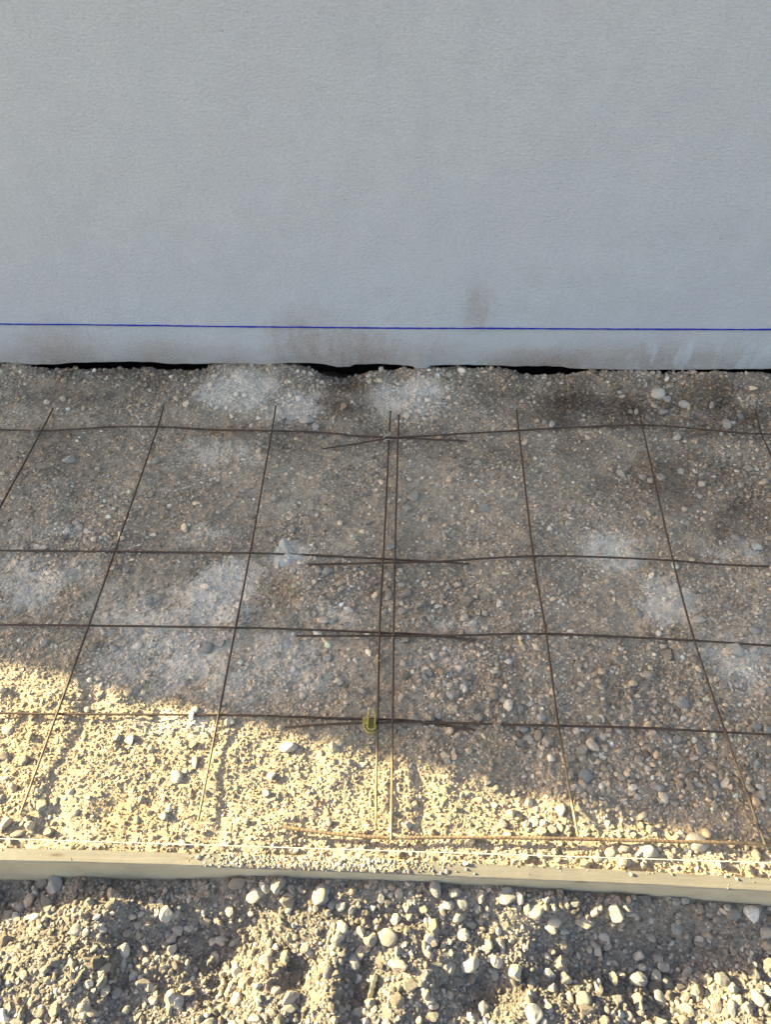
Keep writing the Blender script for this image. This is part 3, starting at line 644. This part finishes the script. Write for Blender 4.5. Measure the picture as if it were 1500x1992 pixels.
# ------------------------------------------------------------------ single stones
STONES = """135 897 24 20 w|302 897 18 18 p|294 963 12 12 p|341 1003 14 12 p|506 862 14 14 p|597 820 30 17 w|615 832 16 16 w|525 825 14 16 p|803 968 25 20 p|788 972 9 10 p|940 990 22 18 p|930 901 17 10 p|743 906 16 12 g|1208 923 20 14 p|1252 930 18 14 p|1265 936 12 14 p|1317 852 18 16 w|1279 768 30 22 w|1297 780 18 14 b|1290 803 17 14 p|1238 803 10 16 p|1227 802 9 9 n|1332 789 22 16 p|1385 789 10 18 p|1074 826 11 17 w|1060 823 10 10 p|1415 828 20 20 p|1440 812 14 14 g|1361 968 12 12 p|1325 918 14 14 p|1408 905 13 13 g|1457 915 22 14 p|1489 938 14 12 p|1472 1065 22 14 w|1440 1077 15 13 p|533 970 16 20 p|571 976 15 14 p|604 1028 13 15 p|567 1032 14 14 p|530 1050 12 11 p|508 1043 11 11 p|760 1065 16 15 w|1106 1019 14 10 p|1108 988 12 11 p|1335 1019 14 12 p|148 1020 14 12 w|133 1026 16 12 b|157 1043 12 14 p|72 1065 17 12 w
635 1113 19 17 p|620 1110 14 13 p|569 1111 14 14 p|755 1121 13 17 p|755 1158 17 22 p|790 1155 21 15 n|782 1190 18 15 p|814 1177 20 16 p|794 1174 10 18 n|908 1168 26 16 n|858 1190 12 12 p|944 1194 12 10 p|986 1191 12 12 p|612 1195 11 12 p|631 1208 22 16 w|651 1205 10 12 b|1014 1125 12 10 p|1023 1111 10 9 p|1250 1165 13 13 p|1242 1193 14 20 b|1300 1134 13 12 p|1368 1151 17 12 p|1360 1206 26 16 w|1285 1245 22 13 p|1430 1264 36 27 w|1467 1228 22 15 b|1195 1280 17 16 n|1297 1278 20 24 n|1317 1276 18 18 n|1350 1285 18 16 n|1126 1296 14 15 p|1430 1318 13 20 b|1260 1315 22 15 p|1405 1333 18 16 p|1360 1314 18 12 p|1494 1285 16 18 p|638 1281 18 16 b|540 1275 10 15 p|966 1276 11 11 p|727 1252 13 10 p|87 1252 16 16 b|180 1262 16 20 n|197 1257 12 11 n|221 1262 20 16 b|402 1260 26 24 b|428 1254 22 16 b|290 1173 18 16 b|245 1110 15 14 b|149 1098 18 13 p|115 1108 11 9 p|317 1115 20 9 p
957 1346 25 26 n|905 1336 13 26 p|888 1352 16 16 n|868 1330 14 14 b|880 1376 16 16 p|917 1382 14 15 n|805 1398 24 13 p|852 1394 18 18 p|930 1398 19 17 p|787 1423 16 20 p|836 1310 14 14 b|826 1318 14 16 b|915 1318 14 14 n|705 1345 16 15 p|733 1360 12 16 p|672 1347 14 12 n|966 1413 14 14 n|888 1312 12 10 n|1012 1381 13 14 w|1054 1398 19 16 w|1021 1417 24 15 b|1029 1436 26 14 p|1048 1432 20 24 n|1065 1443 22 24 p|1010 1445 14 16 n|1083 1445 10 14 n|1138 1420 20 14 p|1153 1435 18 12 n|1160 1402 10 9 p|1146 1403 13 9 p|1266 1456 26 16 n|1243 1478 23 14 p|1233 1428 15 13 n|1316 1440 20 16 p|1361 1458 18 27 p|1269 1410 15 12 n|1328 1368 30 24 b|1226 1380 14 14 p|1175 1371 14 14 n|1210 1513 20 16 p|1187 1494 13 12 p|1138 1510 28 30 b|1128 1532 24 20 p|1147 1535 13 18 p|1110 1508 13 16 p|1325 1526 17 16 n|1345 1532 20 18 n|1389 1520 26 26 g|1290 1556 22 14 w|1311 1563 20 12 p|1280 1531 28 20 b|1302 1511 12 16 n|1380 1546 14 18 n|1411 1383 12 16 n|1472 1415 24 18 b|1495 1421 20 16 b|1478 1550 18 16 p|1335 1498 28 14 n|1207 1472 16 12 n|1360 1340 16 14 n|1255 1338 20 16 n
1090 1578 22 26 w|1038 1600 20 20 w|1055 1618 18 17 p|1075 1615 18 18 p|1090 1612 14 16 p|1107 1620 12 16 p|1357 1640 46 36 w|1322 1628 28 18 p|1205 1626 14 13 p|1232 1623 14 14 p|1262 1656 34 26 w|1190 1660 26 18 p|1217 1650 20 18 p|1165 1673 24 16 p|1055 1665 22 14 p|1475 1630 14 20 p|947 1520 20 20 w|966 1533 14 12 p|870 1477 12 20 p|797 1490 14 16 p|1000 1544 15 12 p|793 1606 18 15 w|810 1665 16 12 w|560 1452 36 25 w|660 1447 26 16 p|600 1433 14 13 p|703 1490 26 13 w|528 1510 16 16 w|519 1545 15 16 w|447 1405 24 19 w|402 1431 20 13 b|253 1441 20 23 w|228 1436 14 14 p|344 1513 26 26 w|361 1500 11 10 w|379 1484 13 28 w|250 1348 18 18 p|195 1353 14 14 p|15 1420 26 18 p|57 1436 13 22 n|46 1480 24 20 n|10 1472 30 15 n|10 1514 20 10 w|4 1556 16 18 b|80 1568 28 22 p|95 1620 18 18 p|35 1622 30 14 p|52 1598 16 24 p|108 1560 12 18 p|266 1595 12 20 p|320 1588 17 17 p|275 1556 14 14 p|430 1652 22 12 n|355 1641 22 12 p|640 1600 14 16 p|480 1598 14 12 p
107 1723 32 32 b|82 1716 28 22 g|92 1755 28 18 g|95 1770 22 18 g|43 1766 24 24 b|20 1784 28 26 g|68 1783 26 18 w|497 1742 36 32 w|463 1719 38 22 n|325 1780 30 30 w|313 1755 14 18 p|150 1810 28 22 w|268 1800 18 16 n|403 1790 18 26 n|413 1833 16 15 w|451 1836 14 10 p|202 1887 22 30 p|239 1880 12 30 w|253 1882 12 12 w|290 1921 22 16 p|302 1932 12 12 p|203 1929 22 22 p|155 1898 10 28 n|172 1915 22 14 w|438 1880 13 18 p|460 1892 24 26 b|473 1914 17 22 b|443 1933 14 20 b|248 1815 20 18 n|270 1820 16 14 n|343 1814 16 18 n|110 1963 22 28 p|165 1963 20 34 p|330 1960 17 30 p|20 1965 22 28 g|35 1990 26 20 p|625 1742 36 38 b|646 1762 18 18 b|563 1744 30 14 n|770 1790 19 22 w|755 1825 36 34 p|845 1805 22 32 n|827 1768 22 18 n|861 1772 12 22 n|900 1756 22 26 b|930 1766 18 22 b|885 1738 26 18 b|985 1748 36 26 b|753 1755 10 22 b|790 1763 14 24 b|1038 1774 40 28 w|1078 1795 28 22 w|1098 1812 18 15 w|1138 1792 38 30 p|1200 1779 34 36 w|1238 1782 12 16 w|1265 1820 18 26 p|1316 1804 22 28 b|1254 1751 28 20 g|1332 1750 22 18 b|1315 1755 18 18 b|1425 1775 30 28 g|1490 1813 22 24 b|1160 1846 16 28 w|1182 1840 16 18 p|1120 1758 22 14 g|914 1876 34 34 w|966 1871 24 26 w|963 1896 15 22 b|875 1884 26 24 p|800 1917 32 26 n|917 1798 24 18 p|970 1812 12 16 w|951 1838 20 22 p|978 1845 12 28 p|826 1842 16 26 p|1100 1902 22 24 p|1033 1916 14 30 n|1165 1923 16 28 w|1191 1907 20 26 p|1277 1905 20 34 w|1298 1916 24 28 g|1294 1866 16 16 b|1372 1902 14 14 p|1405 1908 28 28 g|1357 1930 24 26 b|1325 1920 22 16 g|1475 1944 24 30 w|1495 1928 14 20 w|1455 1960 16 24 p|1338 1965 32 20 b|1135 1948 34 34 g|1110 1943 16 26 b|1038 1974 36 36 w|942 1966 28 32 b|968 1972 14 18 p|921 1982 16 18 p|733 1944 20 16 w|774 1938 14 16 p|811 1955 9 24 p|1245 1962 18 28 p|1285 1945 22 40 w|1285 1990 26 20 w|1425 1962 18 28 b|580 1918 8 24 n|602 1856 14 16 p|700 1855 20 26 n|565 1960 30 18 p|1070 1962 14 24 w|1220 1978 26 20 b|1095 1838 18 20 n"""
TONES = {'w': ((0.72, 0.635, 0.53), "whitish"), 'p': ((0.60, 0.515, 0.415), "beige"), 'b': ((0.52, 0.475, 0.42), "bluish"), 'g': ((0.38, 0.345, 0.30), "grey"), 'n': ((0.49, 0.405, 0.315), "tan")}
protos = {}
for cls in ("rounded", "angular"):
    protos[cls] = [mesh_np("stone", stone_shape(I4[0], rng, cls == "angular"), I4[1], MAT_STONE) for _ in range(16)]
ROWS = [(826, "behind the rearmost mesh bar"), (1080, "in the rear mesh row"), (1228, "in the second mesh row"), (1400, "in the third mesh row"), (1634, "in the front mesh row"), (1690, "between ribbed bar and board"), (9999, "in front of the board")]
CROSS = [((318, 790), (38, 1585)), ((536, 790), (385, 1597)), ((768, 800), (746, 1605)), ((1005, 798), (1125, 1627)), ((1243, 790), (1490, 1644))]
COLN = ["far left", "mid left", "centre left", "centre right", "mid right", "far right"]
def cell(px, py):
    for r, (lim, _) in enumerate(ROWS):
        if py < lim + (px - 750) * 0.018: break
    if r == 6: c = min(5, max(0, int(px // 250)))
    else: c = sum(px > a[0] + (b[0] - a[0]) * (py - a[1]) / (b[1] - a[1]) for a, b in CROSS)
    return r, c
ORD = "first second third fourth fifth sixth seventh eighth ninth tenth eleventh twelfth thirteenth fourteenth fifteenth sixteenth seventeenth eighteenth nineteenth twentieth".split()
recs = []
for line in STONES.replace("\n", "|").split("|"):
    a, b, wd, ht, t = line.split(); recs.append(dict(x=float(a), y=float(b), w=float(wd), h=float(ht), t=t))
cells = {}
for q in recs:
    p = at(q['x'], q['y'], 0.0)
    for _ in range(4): p = at(q['x'], q['y'], float(hf(p[0], p[1])))
    q['p'] = p; s = pxm(p); d = CAM - p; sin_e = d[2] / np.linalg.norm(d)
    q['sx'] = q['w'] * s / 2; q['sy'] = q['h'] * s / 2 / (0.55 * sin_e + 0.45)
    q['cls'] = "angular" if random.random() < 0.55 else "rounded"
    q['cell'] = cell(q['x'], q['y']); cells.setdefault(q['cell'], []).append(q)
for key, lst in cells.items():
    place = ROWS[key[0]][1] + ", " + COLN[key[1]]
    big = sorted(lst, key=lambda q: -q['w'] * q['h'])
    for q in lst:
        same = sorted([k for k in lst if k['t'] == q['t'] and k['cls'] == q['cls']], key=lambda k: k['x'])
        desc = TONES[q['t']][1] + " " + q['cls'] + " stone"
        if q is big[0] and len(lst) > 1: lab = TONES[q['t']][1] + " stone, largest one " + place
        elif len(same) == 1: lab = "only " + desc + " " + place
        else: lab = ORD[same.index(q)] + " " + desc + " from left " + place
        q['label'] = lab
for q in recs:
    o = link("stone", protos[q['cls']][random.randrange(16)])
    sz = 0.62 * min(q['sx'], q['sy']) * random.uniform(0.85, 1.2)
    o.scale = (q['sx'], q['sy'], sz)
    o.location = (q['p'][0], q['p'][1], q['p'][2] + sz * (0.5 if q['w'] < 24 or q['cell'][0] == 6 else 0.25))
    o.rotation_euler = (random.uniform(-.2, .2), random.uniform(-.2, .2), random.uniform(-.35, .35) + (math.pi if random.random() < .5 else 0))
    c = TONES[q['t']][0]; k = random.uniform(0.9, 1.1); o.color = (c[0] * k, c[1] * k, c[2] * k, 1)
    tag(o, q['label'], "stone", "larger loose stones on the gravel")
